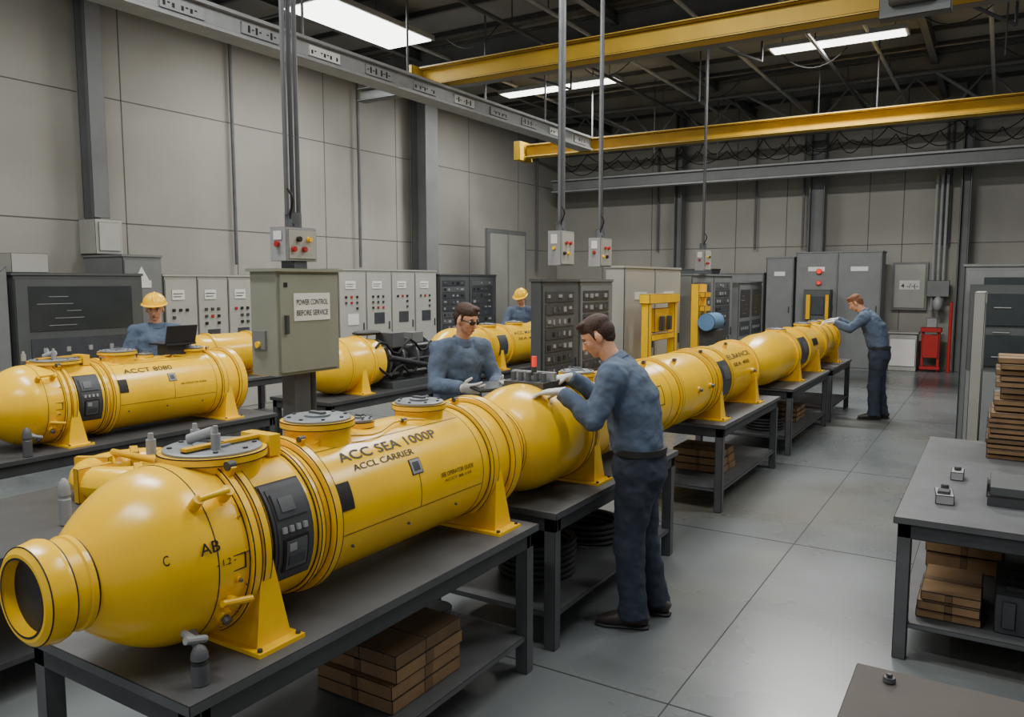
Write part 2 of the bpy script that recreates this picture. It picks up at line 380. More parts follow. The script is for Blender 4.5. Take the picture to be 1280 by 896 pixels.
def body_unit(name,x,z,y0,zt=.75,L=2.26,txt=('ACC SEA 1000P','ACCL CARRIER'),main=True):
    m=MB(); y=y0; nose(m,x,z,y)
    ring(m,x,z,y+.55,y+.585,.305); ring(m,x,z,y+.595,y+.63,.30,YEL)
    m.lathe((x,0,z),(0,1,0),[(y+.56,.27),(y+.95,.27)],YEL,72)
    ring(m,x,z,y+.86,y+.885,.285); ring(m,x,z,y+.92,y+.96,.298)
    m.lathe((x,0,z),(0,1,0),[(y+.9,.272),(y+L-.3,.272)],YEL,72)
    ring(m,x,z,y+L-.30,y+L-.25,.292); band(m,x,z,y+L-.36,.272)
    m.lathe((x,0,z),(0,1,0),[(y+L-.25,.275),(y+L-.08,.268)],YEL,72)
    ring(m,x,z,y+L-.12,y+L-.05,.298)
    for yy,rr in ((y+.548,.286),(y+.632,.272),(y+.858,.272),(y+.918,.272),(y+.963,.2735),(y+L-.303,.2735),(y+L-.247,.276),(y+L-.122,.271)): band(m,x,z,yy,rr,.004)
    m.lathe((x,0,z),(0,1,0),[(y+L-.06,.27),(y+L-.02,.26),(y+L,.2)],YEL,72)
    patch(m,x,z,.27,y+.655,y+.835,-30,46,.004,INK);patch(m,x,z,.27,y+.66,y+.83,-28,44,.008,PANEL); patch(m,x,z,.27,y+.672,y+.818,-24,40,.012,STEELD)
    patch(m,x,z,.27,y+.68,y+.81,18,36,.018,PANEL);patch(m,x,z,.27,y+.70,y+.76,22,32,.021,STEEL)
    for k in range(4): patch(m,x,z,.27,y+.69+.03*k,y+.705+.03*k,8,12,.022,LSTEEL,3)
    patch(m,x,z,.27,y+.69,y+.80,-20,4,.016,INK);patch(m,x,z,.27,y+.70,y+.79,-18,2,.019,STEEL)
    patch(m,x,z,.27,y+.71,y+.78,-15,-8,.022,PANEL);patch(m,x,z,.27,y+.71,y+.74,-5,0,.022,LSTEEL)
    patch(m,x,z,.272,y+.975,y+1.045,8,30,.003,INK,6)
    patch(m,x,z,.272,y+1.40,y+1.47,18,32,.003,INK,6); patch(m,x,z,.272,y+1.404,y+1.466,18.8,31.2,.004,LSTEEL,6); patch(m,x,z,.272,y+1.415,y+1.455,21,29,.005,PANEL,6)
    outline(m,x,z,.289,y+.47,y+.53,-4,6)
    if main:
        ctext(m,txt[0],x,z,.272,y+1.06,.60,46,.044); ctext(m,txt[1],x,z,.272,y+1.10,.36,36,.026)
        ctext(m,'SEE OPERATOR GUIDE',x,z,.272,y+1.58,.24,8,.018); ctext(m,'ACCT 88-110',x,z,.272,y+1.6,.2,3,.012); ctext(m,'AB',x,z,.290,y+.37,.07,12,.035); ctext(m,'- 1.2 -',x,z,.290,y+.42,.07,2,.02); ctext(m,'C',x,z,.255,y+.27,.02,12,.03)
    else:
        ctext(m,txt[0],x,z,.272,y+1.05,.42,40,.042); ctext(m,'SEE OPERATOR GUIDE',x,z,.272,y+1.5,.24,10,.014)
    for a in (-12,62): 
        m.add([cp(x,z,.2735,y+.97,a),cp(x,z,.2735,y+L-.37,a),cp(x,z,.2735,y+L-.37,a+.6),cp(x,z,.2735,y+.97,a+.6)],[(0,1,2,3)],INK)
    for k in range(3):
        bolt_valve(m,cp(x,z,.270,y+1.05+k*.33,-24),(math.cos(.4),0,-math.sin(.4)),.25,STEEL)
    for k in range(9): bolt_valve(m,cp(x,z,.286,y+.535,-60+k*22),(math.cos(math.radians(-60+k*22)),0,math.sin(math.radians(-60+k*22))),.22,YELD)
    patch(m,x,z,.272,y+1.44,y+1.443,-12,18,.001,INK,6)
    bolt_valve(m,cp(x,z,.285,y+.46,-32),(1,0,-.6),1); bolt_valve(m,cp(x,z,.285,y+.38,-45),(1,0,-1),.9,LSTEEL)
    bolt_valve(m,cp(x,z,.288,y+.50,-10),(1,0,-.1),.4)
    lug(m,x,z,.305,y+.57,58); lug(m,x,z,.298,y+.94,70,.7); lug(m,x,z,.292,y+L-.28,80,.7); lug(m,x,z,.272,y+1.55,72,.6)
    m.sweep([cp(x,z,.29,y+1.0+i*.06,68+5*math.sin(i*.9)) for i in range(12)],.005,YELD,8)
    p=cp(x,z,.29,y+.40,42);q=cp(x,z,.30,y+.50,42)
    m.cyl(p,Vector(p)+Vector((.03,0,.03)),.018,YELD,seg=12);m.cyl(q,Vector(q)+Vector((.03,0,.03)),.02,YELD,seg=12);m.cyl(Vector(p)+Vector((.03,0,.03)),Vector(q)+Vector((.03,0,.03)),.011,YEL,seg=12)
    p=Vector(cp(x,z,.29,y+.34,-38)); m.cyl(p,p+Vector((.05,-.0,-.01)),.012,LSTEEL,seg=10); m.cyl(p+Vector((.05,-.03,.0)),p+Vector((.05,.04,-.02)),.012,LSTEEL,seg=10)
    p=Vector(cp(x,z,.29,y+.47,-22)); m.cyl(p,p+Vector((.04,0,0)),.016,YELD,seg=12); m.cyl(p+Vector((.04,-.05,.01)),p+Vector((.04,.06,-.01)),.011,YELD,seg=10)
    hatch(m,x,y+.64,z+.2,z+.315,.18); hatch(m,x,y+1.13,z+.2,z+.345,.145); hatch(m,x,y+1.37,z+.2,z+.30,.062); hatch(m,x,y+1.77,z+.2,z+.325,.125)
    m.box(x-.05,x+.10,y+.80,y+.85,z+.26,z+.335,YEL); m.box(x+.02,x+.05,y+.5,y+.8,z+.325,z+.335,YELD); m.cyl((x-.1,y+.62,z+.33),(x-.02,y+.66,z+.36),.02,LSTEEL)
    for (dx,dy,h) in ((.07,.60,.09),(-.09,.47,.07),(-.12,.66,.07)):
        m.lathe((x+dx,y+dy,z+.31),(0,0,1),[(0,.016),(h*.7,.016),(h*.7,.010),(h,.008)],LSTEEL,14)
    saddle(m,x,z,y+.62,zt); saddle(m,x,z,y+L-.24,zt)
    return m.done(name)
X1,Z1=-2.27,1.06
body_unit('yellow_submersible_cylinder',X1,Z1,1.07)
body_unit('yellow_submersible_cylinder',-5.92,1.05,2.48,main=False,L=2.2,txt=('ACCT 8080',''))
def seg_unit(name,x,z,prof,rings,saddles,extras=None,zt=.75):
    m=MB(); m.lathe((x,0,z),(0,1,0),prof,YEL,72)
    for (a,b,r) in rings: ring(m,x,z,a,b,r)
    for s in saddles: saddle(m,x,z,s,zt)
    if extras: extras(m)
    return m.done(name)
def exB(m):
    for a in range(3): band(m,X1,Z1,4.45+a*.5,.272)
    for yy,rr in ((4.055,.275),(4.165,.2725),(5.615,.273),(6.415,.2725),(6.555,.2725),(6.945,.2725)): band(m,X1,Z1,yy,rr,.006)
    hatch(m,X1,4.45,1.26,1.37,.12); hatch(m,X1,5.1,1.26,1.37,.1)
    patch(m,X1,Z1,.272,6.66,6.9,-25,40,.012,PANEL); patch(m,X1,Z1,.272,6.7,6.86,5,30,.018,STEEL); ctext(m,'ELBANCE',X1,Z1,.272,7.05,.7,38,.05); ctext(m,'SEA 400',X1,Z1,.272,7.1,.5,22,.035)
    outline(m,X1,Z1,.272,5.0,5.3,0,30,.006)
    m.box(X1-.13,X1+.13,3.78,4.06,1.33,1.37,STEELD)
    for k in range(5): m.cyl((X1-.1+k*.05,3.84,1.36),(X1-.1+k*.05,3.84,1.42),.016,STEEL,seg=10)
    m.box(X1-.14,X1+.14,3.89,3.92,1.37,1.42,LSTEEL); m.lathe((X1,3.99,0),(0,0,1),[(1.36,.07),(1.39,.07),(1.40,.05)],LID,24)
    m.cyl((X1+.02,3.87,1.40),(X1+.02,3.87,1.45),.016,STEELD,seg=12);m.cyl((X1+.02,3.87,1.45),(X1+.02,3.87,1.51),.014,REDL,seg=12)
    for yy in (6.0,6.3,7.6): bolt_valve(m,cp(X1,Z1,.27,yy,5),(1,0,0),1)
    for yy,a in ((5.3,70),(5.8,60),(6.5,65),(7.3,70)): lug(m,X1,Z1,.285,yy,a,.9)
pB=[(3.37,.11),(3.40,.15),(3.43,.18)]+dome(3.44,3.74,.20,.30)[1:]+[(3.86,.302),(4.0,.288),(4.08,.272),(5.6,.272),(5.7,.28),(5.95,.29),(6.2,.285),(6.4,.272),(7.9,.272),(8.02,.2)]
seg_unit('yellow_submersible_cylinder',X1,Z1,pB,[(3.42,3.45,.22),(4.06,4.10,.305),(4.13,4.16,.30),(5.62,5.67,.295),(6.42,6.46,.295),(6.56,6.6,.30),(6.95,6.98,.29),(7.82,7.86,.295)],[4.16,6.62,7.75],exB)
def exC(m):
    patch(m,X1,Z1,.272,9.85,10.25,-30,42,.012,PANEL); patch(m,X1,Z1,.272,9.95,10.15,0,30,.018,STEEL)
    hatch(m,X1,9.7,1.26,1.37,.12);hatch(m,X1,11.2,1.26,1.37,.12);hatch(m,X1,12.0,1.26,1.36,.1)
    patch(m,X1,Z1,.272,10.6,10.9,10,30,.004,INK)
pC=[(8.12,.12),(8.16,.15),(8.3,.15),(8.32,.14)]+dome(8.33,8.95,.15,.29)+[(9.5,.285),(9.6,.272),(12.5,.272),(12.62,.2)]
seg_unit('yellow_submersible_cylinder',X1,Z1,pC,[(8.14,8.2,.165),(9.6,9.66,.30),(9.76,9.8,.29),(10.3,10.35,.30),(11.4,11.45,.29),(12.4,12.46,.3)],[9.72,10.9,12.3],exC)
X2=-5.92
pD=[(5.62,.1),(5.64,.14)]+dome(5.66,5.95,.16,.29)[1:]+[(6.3,.285),(6.35,.27),(6.55,.25)]
def exD(m):
    m.cyl((X2,6.5,1.05),(X2,7.55,1.05),.10,STEEL,seg=24)
    for yy in (6.62,6.85,7.1,7.4): m.lathe((X2,0,1.05),(0,1,0),[(yy,.1),(yy,.24),(yy+.03,.24),(yy+.03,.1)],STEEL,32)
    for a in range(0,360,45): 
        c=cp(X2,1.05,.21,0,a); m.cyl((c[0],6.5,c[2]),(c[0],7.5,c[2]),.016,LSTEEL if a%90 else STEELD,seg=8)
    m.box(X2-.05,X2+.2,6.7,6.9,1.2,1.36,STEEL);m.box(X2-.1,X2+.12,7.15,7.35,1.22,1.34,CABM); m.cyl((X2+.24,6.6,1.1),(X2+.26,7.3,.95),.03,RUB,seg=10)
    m.sweep([(X2+.2,6.4+.1*i,1.2+.08*math.sin(i*1.3)) for i in range(11)],.015,INK); m.sweep([(X2+.25,6.4+.1*i,.95+.06*math.cos(i*1.7)) for i in range(11)],.014,INK)
    m.box(X2-.2,X2+.28,6.6,7.45,.75,.82,CABD)
    m.ell((X2,6.5,1.37),(.12,.2,.03),RUB)
seg_unit('yellow_submersible_cylinder',X2,1.05,pD,[(5.96,6.0,.3),(6.3,6.34,.3)],[6.15],exD)
pE=[(7.72,.12),(7.75,.15)]+dome(7.78,8.1,.16,.29)[1:]+[(8.5,.285),(8.6,.272),(10.4,.272),(10.5,.2)]
def exE(m):
    hatch(m,X2,8.9,1.25,1.36,.13);hatch(m,X2,9.6,1.25,1.36,.13);patch(m,X2,1.05,.272,8.8,9.0,-20,35,.012,PANEL);ctext(m,'ACC MARINE 30',X2,1.05,.272,9.25,.85,32,.05);ctext(m,'SEA 400',X2,1.05,.272,9.3,.5,15,.035)
seg_unit('yellow_submersible_cylinder',X2,1.05,pE,[(8.6,8.64,.3),(9.12,9.16,.3),(10.2,10.25,.295)],[8.85,10.1],exE)
pF=[(5.8,.15)]+dome(5.82,6.0,.16,.24)+[(6.8,.24),(6.95,.2),(7.0,.1)]
seg_unit('yellow_submersible_cylinder',-8.18,1.05,pF,[(6.1,6.14,.26),(6.7,6.74,.26)],[6.3,6.8])
m=MB(); c=Vector((-4.32,2.72,.80))
prof=[(.098*math.sin(2*math.pi*k/14),.26+.098*math.cos(2*math.pi*k/14)) for k in range(15)]
m.lathe(c,(0,0,1),prof,YEL,48,cap=False)
for a in range(0,360,60):
    th=math.radians(a+30); m.obox(c+Vector((.26*math.cos(th),.26*math.sin(th),0)),(.21,.05,.195),Matrix.Rotation(th,3,'Z'),YELD)
m.cyl(c+Vector((0,0,-.098)),c+Vector((0,0,.02)),.13,STEELD); m.cyl(c+Vector((-.24,0,.10)),c+Vector((.24,0,.10)),.02,YELD)
m.done('yellow_ring_housing')
def pin(x,y,z,h=.12,r=.024,mt=LSTEEL):
    m=MB(); m.lathe((x,y,z),(0,0,1),[(0,r),(h*.55,r),(h*.57,r*.85),(h*.62,r*.85),(h*.64,r),(h*.8,r*.95),(h*.93,r*.7),(h,r*.3)],mt,20); m.done('metal_canister')
pin(-1.955,1.40,.75,.12,.026,STEEL)
pin(-4.0,2.12,.70,.24,.03,LSTEEL); pin(-3.86,2.66,.70,.24,.026,LSTEEL); pin(-3.86,3.0,.70,.22,.024,LSTEEL); pin(-5.57,2.35,.75,.12,.03,STEEL); pin(-5.56,2.72,.75,.2,.03,STEEL)

def cartons(name,x0,x1,y0,y1,z,n,h,mt=CARD,jit=.012):
    m=MB()
    for k in range(n):
        j=[random.uniform(-jit,jit) for _ in range(4)]
        m.box(x0+j[0],x1+j[1],y0+j[2],y1+j[3],z+k*h,z+(k+1)*h-.004,mt if k%3 else CARDD if mt is CARD and k%2 else mt)
        m.box(x0+j[0]-.001,x1+j[1]+.002,(y0+y1)/2-.03,(y0+y1)/2+.03,z+k*h+.003,z+(k+1)*h-.002,CARDD)
        m.box((x0+x1)/2-.02,(x0+x1)/2+.02,y0+j[2]-.002,y1+j[3],z+k*h+.003,z+(k+1)*h-.006,CARDD)
    m.done(name)
cartons('cardboard_carton_stack',-2.4,-1.98,2.3,2.76,.2,4,.062)
cartons('cardboard_carton_stack',-2.5,-2.05,6.9,7.3,.2,3,.07)
cartons('cardboard_carton_stack',-2.45,-2.05,10.0,10.5,.2,3,.06)
cartons('cardboard_carton_stack',-.02,.5,6.1,6.65,.75,9,.035)
cartons('cardboard_carton_stack',.02,.46,6.15,6.6,1.07,9,.04,jit=.02)
cartons('cardboard_carton_stack',.3,.75,5.5,5.9,.75,2,.11)
cartons('cardboard_carton_stack',-.28,.0,4.45,4.9,.2,3,.05)
cartons('cardboard_carton_stack',-.3,.1,5.3,5.8,.2,2,.1)
m=MB(); m.lathe((-2.3,3.0,.2),(0,0,1),[(0,.07),(.11,.07),(.112,.075),(.13,.075),(.13,.05)],STEEL,32); m.done('round_tin')
def coil(x,y,z,R0=.15,k=4,r=.018):
    m=MB()
    for i in range(k): m.lathe((x,y,z+r+i*2*r),(0,0,1),[(r*math.sin(2*math.pi*j/8),R0+r*math.cos(2*math.pi*j/8)) for j in range(9)],RUB,36,cap=False)
    m.done('cable_coil',edge=False)
coil(-2.2,1.75,.2,.13,3); coil(-2.3,4.0,.2,.22,6); coil(-2.3,4.7,.2,.2,4); coil(-2.3,9.4,.2,.2,4)
m=MB(); m.box(.0,.6,4.8,5.2,.75,.80,STEELD); m.box(.01,.59,4.81,5.19,.805,.85,CABD);m.box(.0,.6,4.8,5.2,.80,.805,INK); m.box(.2,.35,4.785,4.8,.78,.82,STEEL); m.box(-.005,.0,4.9,5.1,.77,.84,PANEL); m.done('equipment_case')
m=MB(); m.obox((-.2,4.78,.775),(.09,.18,.05),Matrix.Rotation(.1,3,'Z'),LSTEEL); m.obox((-.2,4.76,.805),(.06,.08,.02),Matrix.Identity(3),STEELD); m.cyl((-.2,4.83,.8),(-.2,4.83,.83),.02,STEELD); m.done('handheld_controller')
m=MB(); m.obox((-.16,5.38,.775),(.07,.14,.05),Matrix.Identity(3),LSTEEL); m.cyl((-.16,5.38,.80),(-.16,5.38,.82),.02,STEELD); m.done('handheld_controller')
m=MB(); m.box(.06,.8,4.45,5.0,.2,.40,PANEL)
for k in range(7): m.box(.09+k*.1,.15+k*.1,4.44,4.45,.23,.37,STEELD)
for k in range(4): m.box(.1,.76,4.5+k*.12,4.56+k*.12,.40,.41,STEELD)
m.done('equipment_crate')
m=MB(); m.cyl((-.22,2.49,.75),(-.22,2.49,.765),.018,STEEL); m.cyl((-.22,2.49,.765),(-.22,2.49,.775),.01,STEEL,seg=6); m.done('bench_bolt')
m=MB(); m.box(-.17,-.09,7.15,7.25,0,1.85,CABL); m.box(-.17,-.09,7.95,8.05,0,1.85,CABL);m.box(-.17,-.09,7.25,7.95,1.75,1.85,CABL); m.box(-.15,-.11,7.25,7.95,.1,1.2,CABM);m.done('partition_frame')
m=MB(); m.box(.0,1.1,7.1,7.8,0,1.02,CABM); m.box(.05,1.0,7.09,7.1,.6,.95,CABL); m.box(.08,.3,7.15,7.4,1.02,1.12,WHITE); m.box(.1,.2,7.2,7.3,1.12,1.2,YEL); m.box(.3,.9,7.2,7.6,1.02,1.3,CABD); m.done('machine_base')

# ---------------- cabinets ----------------
def cabinet(name,x0,x1,y0,y1,z0,z1,face,mt,doors=2,style='elec',seed=1,feet=False):
    rnd=random.Random(seed); m=MB(); m.box(x0,x1,y0,y1,z0,z1,mt)
    W=(y1-y0) if face=='X' else (x1-x0); H=z1-z0
    def fb(u0,u1,v0,v1,d,mm):
        if face=='X': m.box(x1,x1+d,y0+u0,y0+u1,z0+v0,z0+v1,mm)
        else: m.box(x0+u0,x0+u1,y0-d,y0,z0+v0,z0+v1,mm)
    m.box(x0-.015,x1+.015,y0-.015,y1+.015,z1,z1+.03,mt)
    dw=W/doors
    for k in range(doors):
        u=k*dw; fb(u+.02,u+dw-.02,.06,H-.04,.012,mt)
        fb(u+.001,u+.012,.0,H,.004,INK)
        fb(u+dw-.09,u+dw-.07,H*.5,H*.5+.14,.03,STEELD)
        if style=='elec':
            fb(u+dw*.22,u+dw*.6,H-.32,H-.18,.02,WHITE); fb(u+dw*.26,u+dw*.55,H-.24,H-.23,.024,INK);fb(u+dw*.26,u+dw*.5,H-.28,H-.27,.024,INK)
            for i in range(3):
                for j in range(rnd.randint(1,3)):
                    fb(u+dw*(.22+.2*i),u+dw*(.22+.2*i)+.045,H-.48-.1*j,H-.44-.1*j,.028,rnd.choice([INK,RED,STEELD,PANEL,INK]))
            fb(u+dw*.3,u+dw*.7,H-.95,H-.75,.02,rnd.choice([PANEL,WHITE,STEELD]))
        elif style=='screen':
            fb(u+.1*dw,u+.9*dw,H-.62,H-.12,.018,SCREEN)
            for i in range(5):
                a=rnd.uniform(.15,.5)*dw; fb(u+a,u+a+rnd.uniform(.1,.3)*dw,H-.56+.08*i,H-.55+.08*i,.02,LSTEEL)
            fb(u+.1*dw,u+.9*dw,H-.95,H-.7,.02,PANEL)
            for i in range(4): fb(u+(.18+.17*i)*dw,u+(.18+.17*i)*dw+.05,H-.86,H-.8,.03,LSTEEL)
        elif style=='rack':
            for r_ in range(9):
                vv=H-.1-r_*.13
                if vv<.2: break
                fb(u+.08*dw,u+.84*dw,vv-.11,vv,.02,rnd.choice([PANEL,STEELD,PANEL,STEEL]))
                for i in range(5): 
                    if rnd.random()<.75: fb(u+(.12+.14*i)*dw,u+(.12+.14*i+rnd.uniform(.04,.10))*dw,vv-rnd.uniform(.06,.09),vv-.03,.028,rnd.choice([LSTEEL,LSTEEL,INK,STEEL]))
        elif style=='plain':
            fb(u+dw*.3,u+dw*.7,H-.4,H-.3,.018,WHITE)
    return m.done(name)
cabinet('control_console',-9.9,-9.0,4.35,5.85,0,2.0,'X',CABD,1,'screen',3)
m=MB(); m.box(-9.9,-9.3,4.5,4.9,2.035,2.25,CABL); m.done('junction_box')
m=MB(); m.add([(-9.9,3.4,0),(-9.0,3.4,0),(-9.0,4.3,0),(-9.9,4.3,0),(-9.9,3.4,1.2),(-9.0,3.4,1.2),(-9.0,4.3,2.1),(-9.9,4.3,2.1)],[(0,3,2,1),(4,5,6,7),(0,1,5,4),(1,2,6,5),(2,3,7,6),(3,0,4,7)],CABM); m.done('sloped_machine_cover')
m=MB(); m.box(-10.58,-10.2,6.0,6.38,2.3,2.76,CABL); m.box(-10.2,-10.18,6.04,6.34,2.34,2.72,CABL); m.done('junction_box')
cabinet('electrical_cabinet',-10.4,-9.55,5.95,6.5,0,2.25,'X',CABM,1,'plain',5)
m=MB(); m.add([(-9.53,6.1,1.95),(-9.53,6.3,1.95),(-9.53,6.2,2.13)],[(0,1,2)],WHITE); m.done('warning_sign',edge=False)
cabinet('electrical_cabinet',-10.0,-9.6,6.55,8.1,0,2.0,'X',CABL,3,'elec',6)
cabinet('electrical_cabinet',-10.0,-9.6,8.2,9.7,0,2.0,'X',CABL,2,'elec',8)
cabinet('electrical_cabinet',-10.0,-9.6,9.85,12.6,0,2.12,'X',CABL,4,'elec',9)
cabinet('electrical_cabinet',-10.0,-9.6,12.7,14.8,0,2.05,'X',CABD,2,'rack',10)
m=MB(); m.box(XL+.005,XL+.06,15.85,17.7,0,3.2,CABM); m.box(XL+.06,XL+.09,15.95,16.75,0,3.1,CABL);m.box(XL+.06,XL+.09,16.8,17.6,0,3.1,CABL);m.box(XL+.09,XL+.13,16.66,16.7,1,1.2,STEELD); m.done('door_1')
m=MB(); m.box(-4.14,-3.9,3.45,4.0,1.33,2.0,CABG); m.box(-3.9,-3.885,3.47,3.98,1.35,1.98,CABG); m.box(-3.885,-3.88,3.58,3.9,1.68,1.86,WHITE)
m.box(-4.16,-3.87,3.43,4.02,2.0,2.02,CABG)
for i,t in enumerate(('POWER CONTROL','BEFORE SERVICE')):
    m.text(t,lambda u,v,i=i:(-3.878,3.60+u*.28,1.785-i*.07+v*.05),INK)
m.box(-4.12,-4.0,3.435,3.45,1.5,1.62,CABM); m.cyl((-4.06,3.44,1.53),(-4.06,3.42,1.53),.02,YEL); m.box(-3.885,-3.86,3.5,3.52,1.6,1.72,STEELD)
m.box(-4.08,-3.96,3.64,3.78,0,1.33,STEEL); m.box(-4.14,-3.9,3.56,3.86,0,.03,STEEL)
m.cyl((-4.02,3.85,.2),(-4.02,3.85,1.33),.03,STEELD,seg=12)
m.box(-3.885,-3.882,3.5,3.53,1.9,1.93,INK)
m.done('control_cabinet')
def pendant(x,y,zb,h=.22,w=.26,rods=3,seed=1):
    m=MB(); d=.15
    m.box(x-d/2,x+d/2,y-w/2,y+w/2,zb,zb+h,LSTEEL); m.box(x+d/2,x+d/2+.01,y-w/2+.015,y+w/2-.015,zb+.015,zb+h-.015,CABL)
    for i in range(4):
        yy=y-w/2+.05+i*.045; zz=zb+h*(.65 if i%2 else .35)
        m.cyl((x+d/2+.01,yy,zz),(x+d/2+.035,yy,zz),.018,[RED,INK,RED,YEL][(i+seed)%4],seg=12)
    m.cyl((x,y-w/2,zb+h*.5),(x,y-w/2-.02,zb+h*.5),.02,RED if seed!=1 else YEL,seg=12)
    m.box(x-.04,x+.04,y-w/2-.004,y-w/2,zb+h*.62,zb+h*.9,WHITE)
    for k in range(rods):
        yy=y-.05*(rods-1)/2+.05*k; m.cyl((x,yy,zb+h+.08),(x,yy,ZC),.016,STEEL if k%2==0 else STEELD,seg=8)
    m.cyl((x,y,zb+h),(x,y,zb+h+.1),.055,STEEL,seg=16)
    m.sweep([(x+.05+.03*math.sin(i),y-.09+.01*i,zb+h+.25-.04*i) for i in range(7)],.008,INK)
    m.done('pendant_control_box')
pendant(-4.02,3.72,2.07,.22,.27,3,0); 
m=MB(); m.box(-4.08,-3.96,3.66,3.78,2.02,2.07,STEEL); m.done('mounting_bracket')
pendant(-3.95,7.35,2.1,.36,.3,3,1); pendant(-3.95,8.3,2.1,.33,.3,2,3); pendant(-3.95,12.0,2.1,.32,.3,2,2)
cabinet('electrical_cabinet',-4.07,-3.95,6.93,7.75,0,1.93,'X',CABD,1,'rack',21)
cabinet('electrical_cabinet',-4.07,-3.95,7.78,8.65,0,1.93,'X',CABM,1,'rack',22)
cabinet('machine_enclosure',-4.2,-3.95,9.0,11.0,0,2.1,'X',CABL,2,'plain',23)
m=MB()
for y in (8.95,9.85): m.box(-3.7,-3.6,y,y+.1,0,1.72,YEL)
m.box(-3.72,-3.58,8.93,9.97,1.66,1.78,YEL);m.box(-3.7,-3.6,9.05,9.85,1.2,1.28,YEL); m.box(-3.68,-3.62,9.2,9.7,1.3,1.6,YELD); m.box(-3.7,-3.6,9.05,9.85,.7,.78,YEL)
for y in (9.3,9.55): m.box(-3.6,-3.56,y,y+.1,1.32,1.5,STEELD)
m.done('yellow_machine_frame')
m=MB()
m.box(-3.8,-3.68,11.05,11.4,0,1.9,YEL)
for z in (1.3,1.5,1.7): m.box(-3.68,-3.6,11.08,11.35,z,z+.08,YELD)
m.cyl((-3.55,11.0,1.35),(-3.55,11.45,1.35),.13,BLUE); m.box(-3.7,-3.4,11.1,11.35,0,1.24,STEELD)
m.done('hydraulic_unit')
cabinet('electrical_cabinet',-4.3,-3.95,11.5,13.6,0,2.02,'X',CABM,2,'rack',24)
cabinet('machine_enclosure',-4.7,-4.0,14.2,15.8,0,1.9,'X',CABM,2,'screen',25)
cabinet('storage_cabinet',-3.9,-2.15,18.35,19.0,0,2.55,'Y',CABM,2,'plain',30)
m=MB(); m.cyl((-3.4,18.32,2.15),(-3.4,18.28,2.15),.06,REDL);m.cyl((-3.4,18.32,1.9),(-3.4,18.28,1.9),.05,REDL);
m.box(-3.65,-3.1,18.02,18.31,0,1.75,CABD);m.box(-3.6,-3.5,17.99,18.02,1.1,1.65,YELD);m.box(-3.2,-3.12,17.99,18.02,1.1,1.65,YELD);m.box(-3.48,-3.22,18.0,18.02,1.2,1.6,PANEL);m.done('signal_panel')
cabinet('electrical_cabinet',-5.6,-4.6,18.3,18.9,0,2.1,'Y',CABM,1,'elec',31)
cabinet('storage_cabinet',-4.55,-3.95,18.35,19.0,0,2.45,'Y',CABM,1,'plain',32)
cabinet('electrical_cabinet',-7.6,-5.8,18.3,18.95,0,2.2,'Y',CABD,2,'screen',33)
m=MB(); m.box(-2.05,-1.35,19.4,19.495,1.3,2.35,CABM);m.box(-2.0,-1.4,19.38,19.4,1.35,2.3,CABL); m.box(-1.9,-1.5,19.37,19.38,1.75,1.95,WHITE); m.text('4 -/-(-',lambda u,v:(-1.87+u*.34,19.365,1.79+v*.13),INK); m.done('notice_board')
m=MB(); m.box(-2.0,-1.45,18.8,19.2,0,.8,CABL); m.box(-1.98,-1.47,18.78,18.8,.1,.7,WHITE); m.box(-2.03,-1.42,18.77,19.23,.8,.85,CABL); m.done('storage_bin')
m=MB(); 
for x in (-1.35,-1.05): m.box(x-.03,x+.03,18.9,18.96,0,.95,RED)
m.box(-1.4,-1.0,18.85,19.1,.85,.95,RED); m.box(-1.4,-1.0,18.85,19.1,.05,.12,RED); m.box(-1.35,-1.05,18.87,18.93,.3,.8,RED);m.box(-1.3,-1.1,18.95,19.05,.95,1.15,LSTEEL); m.done('red_hand_cart')
m=MB()
for x in (-1.25,-1.15,-1.05): m.cyl((x,19.3,1.3),(x,19.3,4.2),.03,LSTEEL,seg=10)
m.box(-1.35,-.92,19.2,19.35,1.6,1.95,CABM); m.ell((-1.12,19.15,1.45),(.1,.1,.16),LSTEEL); m.done('pipe_valve_assembly')
m=MB(); m.cyl((-.85,18.95,0),(-.85,18.95,1.5),.035,RED); m.done('fire_pipe')
cabinet('control_console',-.35,1.6,10.3,11.0,0,2.1,'Y',CABM,1,'screen',40)
m=MB(); m.box(-.28,1.5,10.1,10.24,.95,1.9,CABD); m.box(-.15,1.4,10.08,10.1,1.45,1.8,SCREEN); m.box(-.15,1.4,10.08,10.1,1.0,1.35,SCREEN)
for i in range(3):
    for j in range(4): m.box(-.05+.3*j,.12+.3*j,10.07,10.08,1.1+.27*i,1.12+.27*i,LSTEEL)
m.box(-.28,1.5,10.05,10.24,0,.95,CABM); m.done('console_display_rack')
m=MB(); m.box(-6.02,-5.78,3.95,4.23,1.41,1.425,RUB); m.obox((-5.78,4.09,1.49),(.012,.28,.17),Matrix.Rotation(.25,3,'Y'),RUB); m.box(-5.98,-5.84,4.0,4.17,1.325,1.41,STEELD); m.done('laptop',edge=False)

